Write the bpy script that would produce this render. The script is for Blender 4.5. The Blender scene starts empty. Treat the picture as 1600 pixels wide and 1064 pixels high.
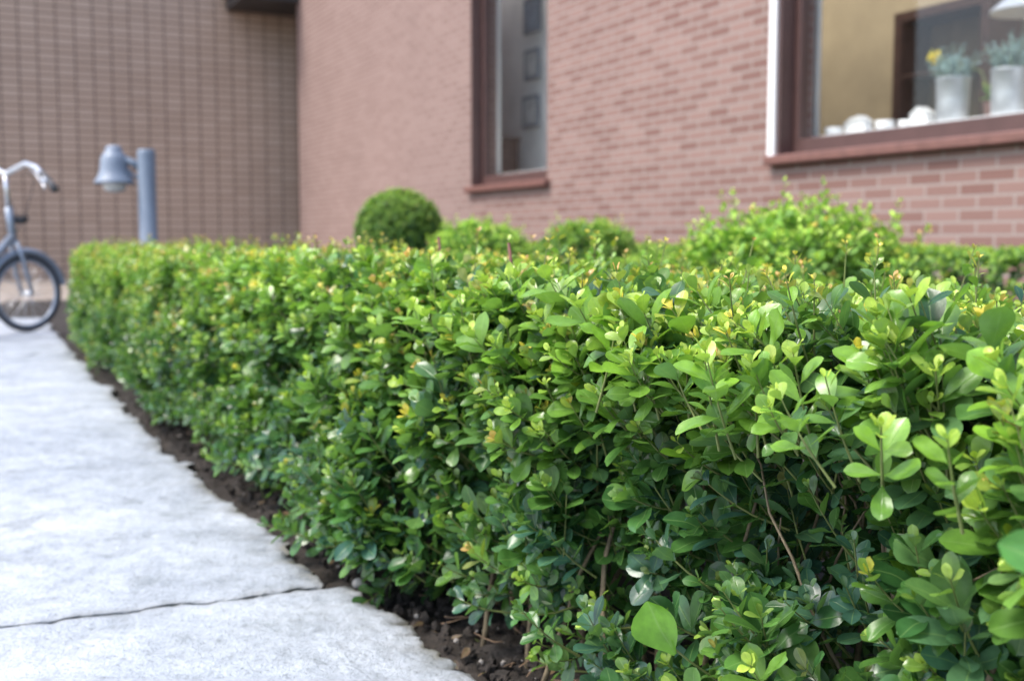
import bpy, math, numpy as np
from mathutils import Vector, noise as mnoise
rng = np.random.default_rng(7)
scene = bpy.context.scene
COL = scene.collection
UP = np.array([0,0,1.0])

# ------------------------------------------------------------ helpers
def nrm(v):
    return v/np.maximum(np.linalg.norm(v,axis=-1,keepdims=True),1e-9)

def empty(name,loc=(0,0,0),rz=0,label=None,category=None,group=None,parent=None):
    e=bpy.data.objects.new(name,None); e.empty_display_size=.05
    e.location=loc; e.rotation_euler=(0,0,rz); COL.objects.link(e)
    tag(e,label,category,group)
    if parent: e.parent=parent
    return e
def tag(o,label=None,category=None,group=None,kind=None):
    if label: o["label"]=label
    if category: o["category"]=category
    if group: o["group"]=group
    if kind: o["kind"]=kind
def mesh_obj(name,V,F,mat,parent=None,smooth=False,loc=(0,0,0)):
    me=bpy.data.meshes.new(name)
    V=np.asarray(V,dtype=np.float64)
    if isinstance(F,np.ndarray) and F.ndim==2:
        n=F.shape[1]
        me.vertices.add(len(V)); me.vertices.foreach_set("co",V.astype(np.float32).ravel())
        me.loops.add(F.size); me.loops.foreach_set("vertex_index",F.astype(np.int32).ravel())
        me.polygons.add(len(F)); me.polygons.foreach_set("loop_start",np.arange(0,F.size,n,dtype=np.int32))
        me.update(calc_edges=True)
    else:
        me.from_pydata(V.tolist(),[],[tuple(int(i) for i in f) for f in F])
    me.polygons.foreach_set("use_smooth",np.full(len(me.polygons),smooth))
    if mat: me.materials.append(mat)
    me.update()
    o=bpy.data.objects.new(name,me); COL.objects.link(o); o.location=loc
    if parent: o.parent=parent
    return o
class MB:
    def __init__(s): s.V=[];s.F=[];s.n=0
    def add(s,V,F):
        V=np.asarray(V,float); s.V.append(V); s.F+= [tuple(i+s.n for i in f) for f in F]; s.n+=len(V)
    def box(s,x0,x1,y0,y1,z0,z1):
        V=[(x,y,z) for x in(x0,x1) for y in(y0,y1) for z in(z0,z1)]
        s.add(V,[(0,1,3,2),(4,6,7,5),(0,4,5,1),(2,3,7,6),(0,2,6,4),(1,5,7,3)])
    def tube(s,pts,rad,sides=8,cap=True):
        pts=np.asarray(pts,float); n=len(pts)
        rad=np.full(n,rad) if np.isscalar(rad) else np.asarray(rad,float)
        T=nrm(np.gradient(pts,axis=0))
        ref=np.array([0,0,1.]) if abs(T[0][2])<.9 else np.array([1.,0,0])
        a=nrm(np.cross(T[0],ref)); V=[]
        for i in range(n):
            a=nrm(a-T[i]*np.dot(a,T[i])); b=np.cross(T[i],a)
            for k in range(sides):
                th=2*math.pi*k/sides
                V.append(pts[i]+rad[i]*(math.cos(th)*a+math.sin(th)*b))
        F=[(i*sides+k,i*sides+(k+1)%sides,(i+1)*sides+(k+1)%sides,(i+1)*sides+k) for i in range(n-1) for k in range(sides)]
        if cap: F+=[tuple(range(sides))[::-1],tuple((n-1)*sides+k for k in range(sides))]
        s.add(V,F)
    def lathe(s,prof,c=(0,0,0),sides=32):
        V=[];n=len(prof)
        for r,z in prof:
            for k in range(sides):
                th=2*math.pi*k/sides; V.append((c[0]+r*math.cos(th),c[1]+r*math.sin(th),c[2]+z))
        F=[(i*sides+k,i*sides+(k+1)%sides,(i+1)*sides+(k+1)%sides,(i+1)*sides+k) for i in range(n-1) for k in range(sides)]
        s.add(V,F)
    def ring(s,c,R,r,axis=1,a0=0,a1=2*math.pi,seg=48,sides=8,flat=1.0):
        full=abs(a1-a0-2*math.pi)<1e-6
        V=[];n=seg if full else seg+1
        for i in range(n):
            a=a0+(a1-a0)*i/seg
            for k in range(sides):
                t=2*math.pi*k/sides; rr=R+r*math.cos(t); y=flat*r*math.sin(t)
                V.append((c[0]+rr*math.cos(a),c[1]+y,c[2]+rr*math.sin(a)))
        F=[]
        for i in range(seg):
            j=(i+1)%n
            for k in range(sides): F.append((i*sides+k,i*sides+(k+1)%sides,j*sides+(k+1)%sides,j*sides+k))
        s.add(V,F)
    def obj(s,name,mat,parent=None,smooth=False,bevel=0):
        o=mesh_obj(name,np.concatenate(s.V),s.F,mat,parent,smooth)
        if bevel:
            m=o.modifiers.new("b","BEVEL"); m.width=bevel; m.segments=2; m.limit_method='ANGLE'
        return o

# ------------------------------------------------------------ materials
def mat_new(name):
    m=bpy.data.materials.new(name); m.use_nodes=True; nt=m.node_tree; nt.nodes.clear()
    out=nt.nodes.new("ShaderNodeOutputMaterial")
    return m,nt,out
def N(nt,t,**kw):
    n=nt.nodes.new(t)
    for k,v in kw.items():
        if k in n.inputs: n.inputs[k].default_value=v
        else: setattr(n,k,v)
    return n
def ramp(nt,stops,src):
    r=nt.nodes.new("ShaderNodeValToRGB"); e=r.color_ramp.elements
    while len(e)<len(stops): e.new(.5)
    for i,(p,c) in enumerate(stops):
        e[i].position=p; e[i].color=(*c,1) if len(c)==3 else c
    nt.links.new(src,r.inputs[0]); return r
def noise_(nt,scale,detail=4,rough=.55,vec=None):
    n=nt.nodes.new("ShaderNodeTexNoise"); n.inputs["Scale"].default_value=scale
    n.inputs["Detail"].default_value=detail; n.inputs["Roughness"].default_value=rough
    if vec is not None: nt.links.new(vec,n.inputs["Vector"])
    return n
def mixc(nt,a,b,fac,mode='MIX'):
    m=nt.nodes.new("ShaderNodeMix"); m.data_type='RGBA'; m.blend_type=mode
    for s,i in((a,6),(b,7),(fac,0)):
        if isinstance(s,(int,float)): m.inputs[i].default_value=s
        elif isinstance(s,tuple): m.inputs[i].default_value=(*s,1)
        else: nt.links.new(s,m.inputs[i])
    return m.outputs[2]
def simple(name,c,rough=.5,metal=0,var=.15,scale=20,bump=.0,spec=.5):
    m,nt,out=mat_new(name)
    tc=nt.nodes.new("ShaderNodeTexCoord")
    n=noise_(nt,scale,5,.6,tc.outputs["Object"])
    r=ramp(nt,[(.3,tuple(x*(1-var) for x in c)),(.7,tuple(min(1,x*(1+var)) for x in c))],n.outputs[0])
    p=N(nt,"ShaderNodeBsdfPrincipled",Roughness=rough,Metallic=metal)
    p.inputs["Specular IOR Level"].default_value=spec
    nt.links.new(r.outputs[0],p.inputs["Base Color"])
    if bump:
        b=N(nt,"ShaderNodeBump",Strength=bump,Distance=.01); nt.links.new(n.outputs[0],b.inputs["Height"]); nt.links.new(b.outputs[0],p.inputs["Normal"])
    nt.links.new(p.outputs[0],out.inputs[0]); return m

def leaf_material(name,transl=.28,rough=.26,backc=(.13,.25,.11),rib=(.22,.36,.11)):
    m,nt,out=mat_new(name); L=nt.links
    a=N(nt,"ShaderNodeAttribute",attribute_name="col")
    u=N(nt,"ShaderNodeAttribute",attribute_name="luv")
    sep=nt.nodes.new("ShaderNodeSeparateXYZ"); L.new(u.outputs["Vector"],sep.inputs[0])
    ab=N(nt,"ShaderNodeMath",operation='ABSOLUTE'); L.new(sep.outputs[0],ab.inputs[0])
    mr=ramp(nt,[(0,(1,1,1)),(.09,(0,0,0))],ab.outputs[0])
    tc=nt.nodes.new("ShaderNodeTexCoord")
    n=noise_(nt,90,3,.6,tc.outputs["Object"])
    nr=ramp(nt,[(.3,(.80,.82,.84)),(.7,(1.16,1.14,1.1))],n.outputs[0])
    c=mixc(nt,a.outputs["Color"],nr.outputs[0],1.0,'MULTIPLY')
    c=mixc(nt,c,rib,mixc(nt,(0,0,0),mr.outputs[0],.4))
    geo=nt.nodes.new("ShaderNodeNewGeometry")
    back=mixc(nt,c,backc,.45)
    c2=mixc(nt,c,back,geo.outputs["Backfacing"])
    p=N(nt,"ShaderNodeBsdfPrincipled",Roughness=rough); p.inputs["Specular IOR Level"].default_value=.5
    L.new(c2,p.inputs["Base Color"])
    bm=N(nt,"ShaderNodeBump",Strength=.25,Distance=.001)
    hs=N(nt,"ShaderNodeMath",operation='SUBTRACT'); L.new(n.outputs[0],hs.inputs[0]); L.new(mr.outputs[0],hs.inputs[1])
    L.new(hs.outputs[0],bm.inputs["Height"]); L.new(bm.outputs[0],p.inputs["Normal"])
    t=nt.nodes.new("ShaderNodeBsdfTranslucent")
    tcx=mixc(nt,c2,(1.45,1.5,.5),1.0,'MULTIPLY'); L.new(tcx,t.inputs[0])
    mx=N(nt,"ShaderNodeMixShader"); mx.inputs[0].default_value=transl
    L.new(p.outputs[0],mx.inputs[1]); L.new(t.outputs[0],mx.inputs[2]); L.new(mx.outputs[0],out.inputs[0])
    return m

def brick_material(name,axis,c1,c2,mortar,bw,rh,ms,noisec=(.85,1.15),bump=.35,rough2=(.93,1.07),offset=.5):
    m,nt,out=mat_new(name); L=nt.links
    tc=nt.nodes.new("ShaderNodeTexCoord"); sp=nt.nodes.new("ShaderNodeSeparateXYZ"); L.new(tc.outputs["Object"],sp.inputs[0])
    cb=nt.nodes.new("ShaderNodeCombineXYZ"); L.new(sp.outputs[axis],cb.inputs[0]); L.new(sp.outputs[2],cb.inputs[1])
    b=nt.nodes.new("ShaderNodeTexBrick"); L.new(cb.outputs[0],b.inputs["Vector"]); b.offset=offset
    b.inputs["Scale"].default_value=1; b.inputs["Brick Width"].default_value=bw; b.inputs["Row Height"].default_value=rh
    b.inputs["Mortar Size"].default_value=ms; b.inputs["Mortar Smooth"].default_value=.2; b.inputs["Bias"].default_value=-.1
    b.inputs["Color1"].default_value=(*c1,1); b.inputs["Color2"].default_value=(*c2,1); b.inputs["Mortar"].default_value=(*mortar,1)
    n=noise_(nt,.5,3,.5,tc.outputs["Object"]); r=ramp(nt,[(.3,(noisec[0],)*3),(.7,(noisec[1],)*3)],n.outputs[0])
    n2=noise_(nt,60,2,.6,tc.outputs["Object"]); r2=ramp(nt,[(.3,(rough2[0],)*3),(.7,(rough2[1],)*3)],n2.outputs[0])
    c=mixc(nt,b.outputs["Color"],r.outputs[0],1.,'MULTIPLY'); c=mixc(nt,c,r2.outputs[0],1.,'MULTIPLY')
    p=N(nt,"ShaderNodeBsdfPrincipled",Roughness=.9); L.new(c,p.inputs["Base Color"]); p.inputs["Specular IOR Level"].default_value=.2
    bm=N(nt,"ShaderNodeBump",Strength=bump,Distance=.006); bm.invert=True
    L.new(b.outputs["Fac"],bm.inputs["Height"]); L.new(bm.outputs[0],p.inputs["Normal"])
    L.new(p.outputs[0],out.inputs[0]); return m

def pavement_material():
    m,nt,out=mat_new("weathered_concrete"); L=nt.links
    tc=nt.nodes.new("ShaderNodeTexCoord"); v=tc.outputs["Object"]
    n1=noise_(nt,1.7,8,.66,v); n2=noise_(nt,8,8,.74,v); n3=noise_(nt,150,4,.75,v); n5=noise_(nt,45,5,.7,v)
    r1=ramp(nt,[(.34,(.28,.31,.35)),(.50,(.40,.435,.48)),(.66,(.54,.575,.62))],n1.outputs[0])
    r2=ramp(nt,[(.36,(.64,.65,.635)),(.48,(.94,.94,.94)),(.68,(1.15,1.15,1.15))],n2.outputs[0])
    r3=ramp(nt,[(.36,(.45,.45,.44)),(.46,(1,1,1)),(.7,(1.12,1.12,1.12))],n3.outputs[0])
    r5=ramp(nt,[(.35,(.80,.80,.79)),(.5,(1,1,1)),(.7,(1.10,1.10,1.10))],n5.outputs[0])
    c=mixc(nt,r1.outputs[0],r2.outputs[0],.9,'MULTIPLY'); c=mixc(nt,c,r3.outputs[0],.75,'MULTIPLY'); c=mixc(nt,c,r5.outputs[0],.85,'MULTIPLY')
    at=N(nt,"ShaderNodeAttribute",attribute_name="edge")
    c=mixc(nt,c,(.15,.145,.12),at.outputs["Fac"])
    p=N(nt,"ShaderNodeBsdfPrincipled"); L.new(c,p.inputs["Base Color"])
    rr=ramp(nt,[(.38,(.60,.60,.60)),(.58,(.34,.34,.34))],n1.outputs[0]); L.new(rr.outputs[0],p.inputs["Roughness"])
    ad=N(nt,"ShaderNodeMath",operation='ADD'); L.new(n3.outputs[0],ad.inputs[0])
    m2=N(nt,"ShaderNodeMath",operation='MULTIPLY'); L.new(n5.outputs[0],m2.inputs[0]); m2.inputs[1].default_value=1.2
    L.new(m2.outputs[0],ad.inputs[1])
    bm=N(nt,"ShaderNodeBump",Strength=.8,Distance=.005); L.new(ad.outputs[0],bm.inputs["Height"]); L.new(bm.outputs[0],p.inputs["Normal"])
    L.new(p.outputs[0],out.inputs[0]); return m

def soil_material():
    m,nt,out=mat_new("dark_soil"); L=nt.links
    tc=nt.nodes.new("ShaderNodeTexCoord"); v=tc.outputs["Object"]
    n1=noise_(nt,30,6,.7,v); n2=noise_(nt,220,3,.7,v)
    r1=ramp(nt,[(.3,(.014,.011,.009)),(.55,(.032,.025,.020)),(.8,(.075,.060,.048))],n1.outputs[0])
    r2=ramp(nt,[(.35,(.5,.5,.5)),(.7,(1.5,1.5,1.5))],n2.outputs[0])
    c=mixc(nt,r1.outputs[0],r2.outputs[0],1.,'MULTIPLY')
    p=N(nt,"ShaderNodeBsdfPrincipled",Roughness=.9); L.new(c,p.inputs["Base Color"])
    bm=N(nt,"ShaderNodeBump",Strength=.9,Distance=.006); L.new(n2.outputs[0],bm.inputs["Height"]); L.new(bm.outputs[0],p.inputs["Normal"])
    L.new(p.outputs[0],out.inputs[0]); return m

def glass_material():
    m,nt,out=mat_new("window_glass"); L=nt.links
    lw=N(nt,"ShaderNodeLayerWeight",Blend=.5)
    pw=N(nt,"ShaderNodeMath",operation='POWER'); L.new(lw.outputs["Facing"],pw.inputs[0]); pw.inputs[1].default_value=3.0
    f=N(nt,"ShaderNodeMath",operation='MULTIPLY_ADD'); L.new(pw.outputs[0],f.inputs[0]); f.inputs[1].default_value=.7; f.inputs[2].default_value=.04
    t=nt.nodes.new("ShaderNodeBsdfTransparent"); t.inputs[0].default_value=(.95,.97,.96,1)
    g=N(nt,"ShaderNodeBsdfGlossy",Roughness=.02); mx=nt.nodes.new("ShaderNodeMixShader")
    L.new(f.outputs[0],mx.inputs[0]); L.new(t.outputs[0],mx.inputs[1]); L.new(g.outputs[0],mx.inputs[2]); L.new(mx.outputs[0],out.inputs[0])
    return m

M_leaf=leaf_material("boxwood_leaf")
M_leafbg=leaf_material("boxwood_leaf_fine",.3,.5)
M_pale=leaf_material("blue_green_leaf",.0,.7,(.36,.46,.48),(.4,.5,.52))
M_bark=simple("woody_bark",(.16,.125,.075),.8,var=.4,scale=60,bump=.5)
M_redtwig=simple("reddish_cut_twig",(.13,.05,.035),.7,var=.3,scale=60)
M_twig=simple("green_twig",(.15,.18,.05),.6,var=.4,scale=40)
M_wall=brick_material("red_brick",0,(.200,.113,.096),(.285,.185,.160),(.305,.255,.23),.25,.072,.0085,(.96,1.04))
M_wall2=brick_material("pale_red_brick",0,(.215,.138,.120),(.265,.180,.158),(.31,.245,.22),.25,.072,.010,(.96,1.04),.15,(.98,1.02))
M_wing=brick_material("brown_brick",1,(.41,.305,.235),(.46,.35,.275),(.14,.10,.08),.27,.118,.0125,(.94,1.06),offset=0.0)
M_pave=pavement_material(); M_soil=soil_material(); M_glass=glass_material()
M_frame=simple("brown_window_paint",(.085,.045,.04),.45,var=.12,scale=8)
M_sill=simple("brown_sill_tile",(.17,.08,.065),.5,var=.2,scale=12)
M_white=simple("white_paint",(.78,.78,.77),.5,var=.04)
M_beige=simple("beige_plaster",(.42,.34,.21),.9,var=.15,scale=2)
M_cream=simple("pale_plaster",(.72,.73,.71),.9,var=.12,scale=2)
M_floor=simple("pale_wood_floor",(.45,.36,.25),.6,var=.2,scale=5)
M_dark=simple("dark_wood",(.09,.045,.03),.5,var=.3,scale=15)
M_zinc=simple("zinc_metal",(.47,.49,.51),.42,.55,.15,9)
M_grey=simple("blue_grey_lamp_paint",(.15,.19,.245),.5,0,.1,8)
M_frost=simple("frosted_glass",(.62,.62,.60),.35,0,.05,8)
M_steel=simple("brushed_steel",(.60,.61,.63),.3,1,.06,20)
M_rubber=simple("black_rubber",(.05,.05,.055),.7,0,.2,30)
M_bikep=simple("grey_bicycle_paint",(.24,.28,.34),.3,.3,.06,10)
M_canopy=simple("dark_canopy_metal",(.025,.025,.028),.5,0,.2,6)

# ------------------------------------------------------------ foliage
PROF_S=np.array([0,.10,.25,.42,.58,.72,.84,.93,1.0]); PROF_W=np.array([.07,.17,.50,.82,.97,1.0,.86,.60,.14])
def leaf_template(nu,nv):
    s=np.linspace(0,1,nv+1); s=s**.9
    t=np.linspace(-1,1,nu+1)
    S,T=np.meshgrid(s,t,indexing='ij'); W=np.interp(S,PROF_S,PROF_W)
    F=[]
    for i in range(nv):
        for j in range(nu):
            a=i*(nu+1)+j; F.append((a,a+1,a+nu+2,a+nu+1))
    return S.ravel(),T.ravel(),W.ravel(),np.array(F)
def build_leaves(name,leaves,hi,mat,parent,origin,cupk=None):
    P,Y,Z,L,C,WR=leaves
    X=np.cross(Y,Z)
    S,T,W,F=leaf_template(*( (4,9) if hi else (2,4)))
    n=len(P); k=len(S)
    cup=rng.uniform(.03,.34,n)[:,None] if cupk is None else np.full((n,1),cupk)
    bend=rng.normal(-.08,.14,n)[:,None]; tw=rng.normal(0,.10,n)[:,None]
    wav=rng.normal(0,.02,n)[:,None]
    ww=.5*WR[:,None]*W[None,:]
    lx=T[None,:]*ww; ly=S[None,:]*np.ones((n,1))
    lz=cup*np.abs(T[None,:])**1.3*ww + bend*S[None,:]**2 + tw*lx*S[None,:]*2 + wav*np.sin(S[None,:]*9+T[None,:]*2)
    Ln=L[:,None]
    V=P[:,None,:]+(lx*Ln)[...,None]*X[:,None,:]+(ly*Ln)[...,None]*Y[:,None,:]+(lz*Ln)[...,None]*Z[:,None,:]
    V=V.reshape(-1,3)-np.asarray(origin)
    FF=(F[None,:,:]+(np.arange(n)*k)[:,None,None]).reshape(-1,4)
    o=mesh_obj(name,V,FF,mat,parent,True)
    me=o.data
    at=me.attributes.new("col",'FLOAT_COLOR','POINT')
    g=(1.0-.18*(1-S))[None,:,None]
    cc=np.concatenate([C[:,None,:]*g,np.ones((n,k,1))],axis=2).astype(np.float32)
    at.data.foreach_set("color",cc.ravel())
    a2=me.attributes.new("luv",'FLOAT_VECTOR','POINT')
    uv=np.zeros((n,k,3),np.float32); uv[:,:,0]=T[None,:]; uv[:,:,1]=S[None,:]
    a2.data.foreach_set("vector",uv.ravel())
    return o
MAT1=np.array([.024,.084,.027]); MAT2=np.array([.062,.165,.042]); BLU=np.array([.048,.125,.084])
YNG=np.array([.21,.395,.045]); LIM=np.array([.47,.61,.10]); ORG=np.array([.68,.42,.15]); YEL=np.array([.74,.62,.10])
def make_shoots(P,D,Ls,leafL,youth,npairs=6,curl=.25,orange=.12,jit=1.0):
    n=len(P); D=nrm(D)
    rv=rng.normal(size=(n,3)); r0=nrm(np.cross(D,rv)); r1=np.cross(D,r0)
    out=[[] for _ in range(6)]
    base=MAT1+(MAT2-MAT1)*rng.random((n,1)); blu=rng.random((n,1))<.35; base=np.where(blu,BLU*rng.uniform(.8,1.2,(n,1)),base)
    isorg=rng.random(n)<orange
    tipc=np.where(isorg[:,None],np.where(rng.random((n,1))<.45,ORG,YEL),LIM)
    def emit(pos,l,z,size,col,keep):
        z=nrm(z-l*np.sum(z*l,axis=1,keepdims=True))
        wr=rng.uniform(.50,.64,n)
        for q,a in zip(out,(pos,l,z,size,col,wr)): q.append(a[keep])
    for k in range(npairs+2):
        term=k>=npairs
        f=min((k+.5)/npairs,1.0)
        pos=P+D*(Ls*f)[:,None]+UP*(curl*Ls*f*f)[:,None]
        dk=nrm(D+UP*(2*curl*f))
        R=r0 if k%2==0 else r1
        R=nrm(R+rng.normal(size=(n,3))*.22*jit); R=nrm(R-dk*np.sum(R*dk,axis=1,keepdims=True))
        for sg in (-1,1):
            r=sg*R
            al=np.radians((70-34*f if not term else (34 if k==npairs else 18))+rng.normal(0,10*jit,n))[:,None]
            l=nrm(np.cos(al)*dk+np.sin(al)*r+rng.normal(size=(n,3))*.10*jit)
            z=np.sin(al)*dk-np.cos(al)*r
            z=z+UP*.45+rng.normal(size=(n,3))*.22*jit
            if term: sz=leafL*rng.uniform(.28,.46,n)*(1 if k==npairs else .75)
            else: sz=leafL*(.80+.28*math.sin(math.pi*min(f+.1,1)))*rng.uniform(.78,1.15,n)*(1-.30*max(0,f-.7)/.3)
            y=np.clip(youth[:,None]*(.40+.85*f)+rng.normal(0,.10,(n,1)),0,1)
            col=base*(1-y)+YNG*y
            if term:
                w=np.clip(youth[:,None]*1.6,.12,1); col=col*(1-w)+tipc*w
            elif f>.7: 
                w=np.clip(youth[:,None]-.2,0,1)*.65; w=np.where(isorg[:,None],w*.9,w); w=np.clip(w,0,1); col=col*(1-w)+tipc*w
            col=col*rng.uniform(.80,1.2,(n,1))
            keep=rng.random(n)>(.10 if not term else .15)
            emit(pos+r*.001,l,z,sz,col,keep)
    stems=(P,D,Ls,curl)
    return [np.concatenate(q) for q in out],stems
def cat(*ls): return [np.concatenate([l[i] for l in ls]) for i in range(6)]
def build_stems(name,stemsets,mat,parent,origin,r=.0010,extra=None):
    Vs=[];Fs=[];off=0
    for P,D,Ls,curl in stemsets:
        n=len(P); D=nrm(D); a=nrm(np.cross(D,np.array([.3,.5,.81]))); b=np.cross(D,a)
        seg=4; sides=4; rings=[]
        for i in range(seg+1):
            f=i/seg*1.02; c=P+D*(Ls*f)[:,None]+UP*(curl*Ls*f*f)[:,None]
            if i==0: c=c-D*.02
            rr=r*(1.5-.9*f)
            for k in range(sides):
                th=2*math.pi*k/sides; rings.append(c+rr*(math.cos(th)*a+math.sin(th)*b))
        V=np.stack(rings,axis=1).reshape(-1,3)
        F=[(i*sides+k,i*sides+(k+1)%sides,(i+1)*sides+(k+1)%sides,(i+1)*sides+k) for i in range(seg) for k in range(sides)]
        F=(np.array(F)[None]+(np.arange(n)*((seg+1)*sides))[:,None,None]).reshape(-1,4)
        Vs.append(V); Fs.append(F+off); off+=len(V)
    return mesh_obj(name,np.concatenate(Vs)-np.asarray(origin),np.concatenate(Fs),mat,parent,True)

# frame of the hedge : F0 + a*D + b*B
sl=.49; ln=math.hypot(sl,1)
HD=np.array([-sl/ln,1/ln,0]); HB=np.array([1/ln,sl/ln,0]); F0=np.array([.714,0,0])
def W(a,b,z):
    a=np.asarray(a,float);b=np.asarray(b,float);z=np.asarray(z,float)
    return F0+a[...,None]*HD+b[...,None]*HB+z[...,None]*UP
def fbm(x,y,s,seed=0.):
    return np.array([mnoise.fractal(Vector((float(i)*s+seed,float(j)*s-seed,seed*.7)),1.0,2.0,3) for i,j in zip(np.ravel(x),np.ravel(y))]).reshape(np.shape(x))
def sst(x,a,b):
    t=np.clip((x-a)/(b-a),0,1); return t*t*(3-2*t)
TOP=.455
A0,A1=.15,6.95
def topz(a): return TOP-.020*(1-sst(a,.9,2.1))
def hedge_front(n,a0,a1,z0,b_off,seed=3.):
    a=rng.uniform(a0,a1,n); z=z0+(topz(a)-z0)*rng.random(n)**.85
    f=fbm(a,z,7.,seed); f2=fbm(a,z,2.2,seed+5)
    low=np.clip((.15-z)/.15,0,1)
    wob=.022*np.sin(a*4.1+1.)+.014*np.sin(a*9.3)
    nearin=.045*(1-sst(a,1.1,1.8))
    belly=-.072*sst(a,1.6,2.1)*np.clip(1.25-z/.34,0,1)
    b=b_off-.03+f*.058+f2*.045*sst(a,1.,2.)+low*.045+nearin+belly+wob*(1-z/.6)*sst(a,1.,2.)
    return a,b,z,f,low
hedge=empty("boxwood_hedge",tuple(W(np.array(3.5),np.array(.3),np.array(0.))),label="low clipped boxwood hedge with fresh yellow green tips beside pavement",category="hedge",group="clipped boxwood hedges")
HO=np.array(hedge.location)
hi_sets=[];lo_sets=[];stems=[]
def add_zone(split,P,D,Ls,LL,youth,**kw):
    for near in (True,False):
        m=split if near else ~split
        if m.sum()==0: continue
        lv,st=make_shoots(P[m],D[m],Ls[m],LL[m],youth[m],**kw)
        (hi_sets if near else lo_sets).append(lv); stems.append(st)
LEAF=.0405
def front_layer(n,a0,a1,b_off,youth_lo,youth_hi,thr,npairs=6,orange=.12,lowdrop=.60,legs=.85,ls=(.038,.080)):
    a,b,z,f,low=hedge_front(n,a0,a1,.025,b_off)
    g=fbm(a,z,5.2,11.)
    leg=np.clip(np.exp(-((a-1.42)/.28)**2)+np.exp(-((a-.92)/.10)**2)*.5,0,1)*np.clip((.18-z)/.09,0,1)
    keep=(g>thr-(z/TOP-.6)*.5)&(rng.random(len(a))>low*lowdrop)&(rng.random(len(a))>leg*legs)
    a,b,z=a[keep],b[keep],z[keep]; m=len(a)
    zf=np.clip(z/TOP,0,1)
    D=-HB*rng.uniform(.5,1.1,(m,1))+UP*(.40+.75*zf[:,None]+rng.normal(0,.2,(m,1)))+rng.normal(size=(m,3))*.34
    youth=np.clip(youth_lo+(youth_hi-youth_lo)*zf**2.6+rng.normal(0,.13,m),0,1)
    pop=rng.random(m)<.08; youth=np.where(pop,np.clip(youth+.5,0,1),youth)
    Ls=rng.uniform(*ls,m); LL=LEAF*rng.uniform(.66,1.15,m)*(1-.08*(1-sst(a,.8,1.6)))
    P=W(a,b+.030,z)
    add_zone(a<3.0,P,D,Ls,LL,youth,npairs=npairs,orange=orange)
front_layer(800,A0,1.4,0.0,.06,.90,-.14,orange=.14,npairs=5)
front_layer(1180,1.4,3.0,0.0,.07,.95,-.15,orange=.25,npairs=5)
front_layer(1150,A0,3.0,.055,.0,.30,-.7,legs=.6,npairs=5)
LEAF=.034
front_layer(1950,3.0,A1,0.0,.12,1.0,-.30,orange=.40,lowdrop=.40)
front_layer(1200,3.0,A1,.06,.0,.5,-.9)
# top layer
LEAF=.037
n=3400
a=rng.uniform(A0,A1,n); b=rng.uniform(-.05,.60,n)
f=fbm(a,b,5.,21.)
edge=np.clip((.04+.05*(1-sst(a,1.1,1.8))-b)/.09,0,1)+np.clip((b-.52)/.08,0,1)
z=topz(a)-.030+f*.024-edge*.03
D=UP*1.0-HB*(edge*.6)[:,None]+rng.normal(size=(n,3))*.32
y=np.clip(.90+rng.normal(0,.2,n),0,1); Ls=rng.uniform(.035,.072,n); LL=LEAF*rng.uniform(.68,1.1,n)*np.where(a>3,.88,1)
P=W(a,b,z); q=a<1.4
add_zone(np.ones(q.sum(),bool),P[q],D[q],Ls[q],LL[q]*.92,y[q],npairs=5,orange=.25)
q=~q; add_zone((a<3.0)[q],P[q],D[q],Ls[q],LL[q],y[q],npairs=5,orange=.5)
# fresh sprigs standing out of the top
n=280
a=rng.uniform(1.0,A1,n); b=rng.uniform(-.03,.5,n); D=UP*1.0+rng.normal(size=(n,3))*.25
add_zone(a<3.0,W(a,b,topz(a)),D,rng.uniform(.045,.090,n),LEAF*.56*np.ones(n),np.full(n,1.),npairs=5,orange=.8)
# low sprays hanging over the soil
n=240
a=rng.uniform(1.0,6.6,n); D=-HB+UP*rng.uniform(.1,.7,(n,1))+rng.normal(size=(n,3))*.35
bb=rng.uniform(-.03,.06,n)-.065*sst(a,1.6,2.1)
add_zone(a<3.0,W(a,bb,rng.uniform(.02,.12,n)),D,rng.uniform(.045,.085,n),LEAF*rng.uniform(.65,.95,n),np.clip(rng.normal(.15,.22,n),0,1),npairs=6)
# inner mass + back
n=2800
a=rng.uniform(A0-.05,A1,n); b=rng.uniform(.14,.6,n); z=rng.uniform(.13,TOP-.05,n)
D=rng.normal(size=(n,3))+UP*.4
add_zone(np.zeros(n,bool),W(a,b,z),D,rng.uniform(.05,.09,n),LEAF*1.0*np.ones(n),np.zeros(n),npairs=5,orange=0)
n=700
a=rng.uniform(A0-.05,A1,n); b=rng.uniform(.24,.6,n); z=rng.uniform(.02,.17,n)
D=rng.normal(size=(n,3))+UP*.4
add_zone(np.zeros(n,bool),W(a,b,z),D,rng.uniform(.05,.09,n),LEAF*1.0*np.ones(n),np.zeros(n),npairs=5,orange=0)
# far end
n=320
b=rng.uniform(-.05,.55,n); z=rng.uniform(.04,TOP,n); D=HD+UP*.4+rng.normal(size=(n,3))*.5
add_zone(np.zeros(n,bool),W(np.full(n,A1-.02),b,z),D,rng.uniform(.04,.08,n),LEAF*.9*np.ones(n),np.clip(rng.normal(.5,.2,n),0,1))
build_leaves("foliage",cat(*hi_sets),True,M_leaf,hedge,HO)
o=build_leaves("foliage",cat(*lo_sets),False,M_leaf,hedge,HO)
build_stems("twigs",stems,M_twig,hedge,HO)
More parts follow.
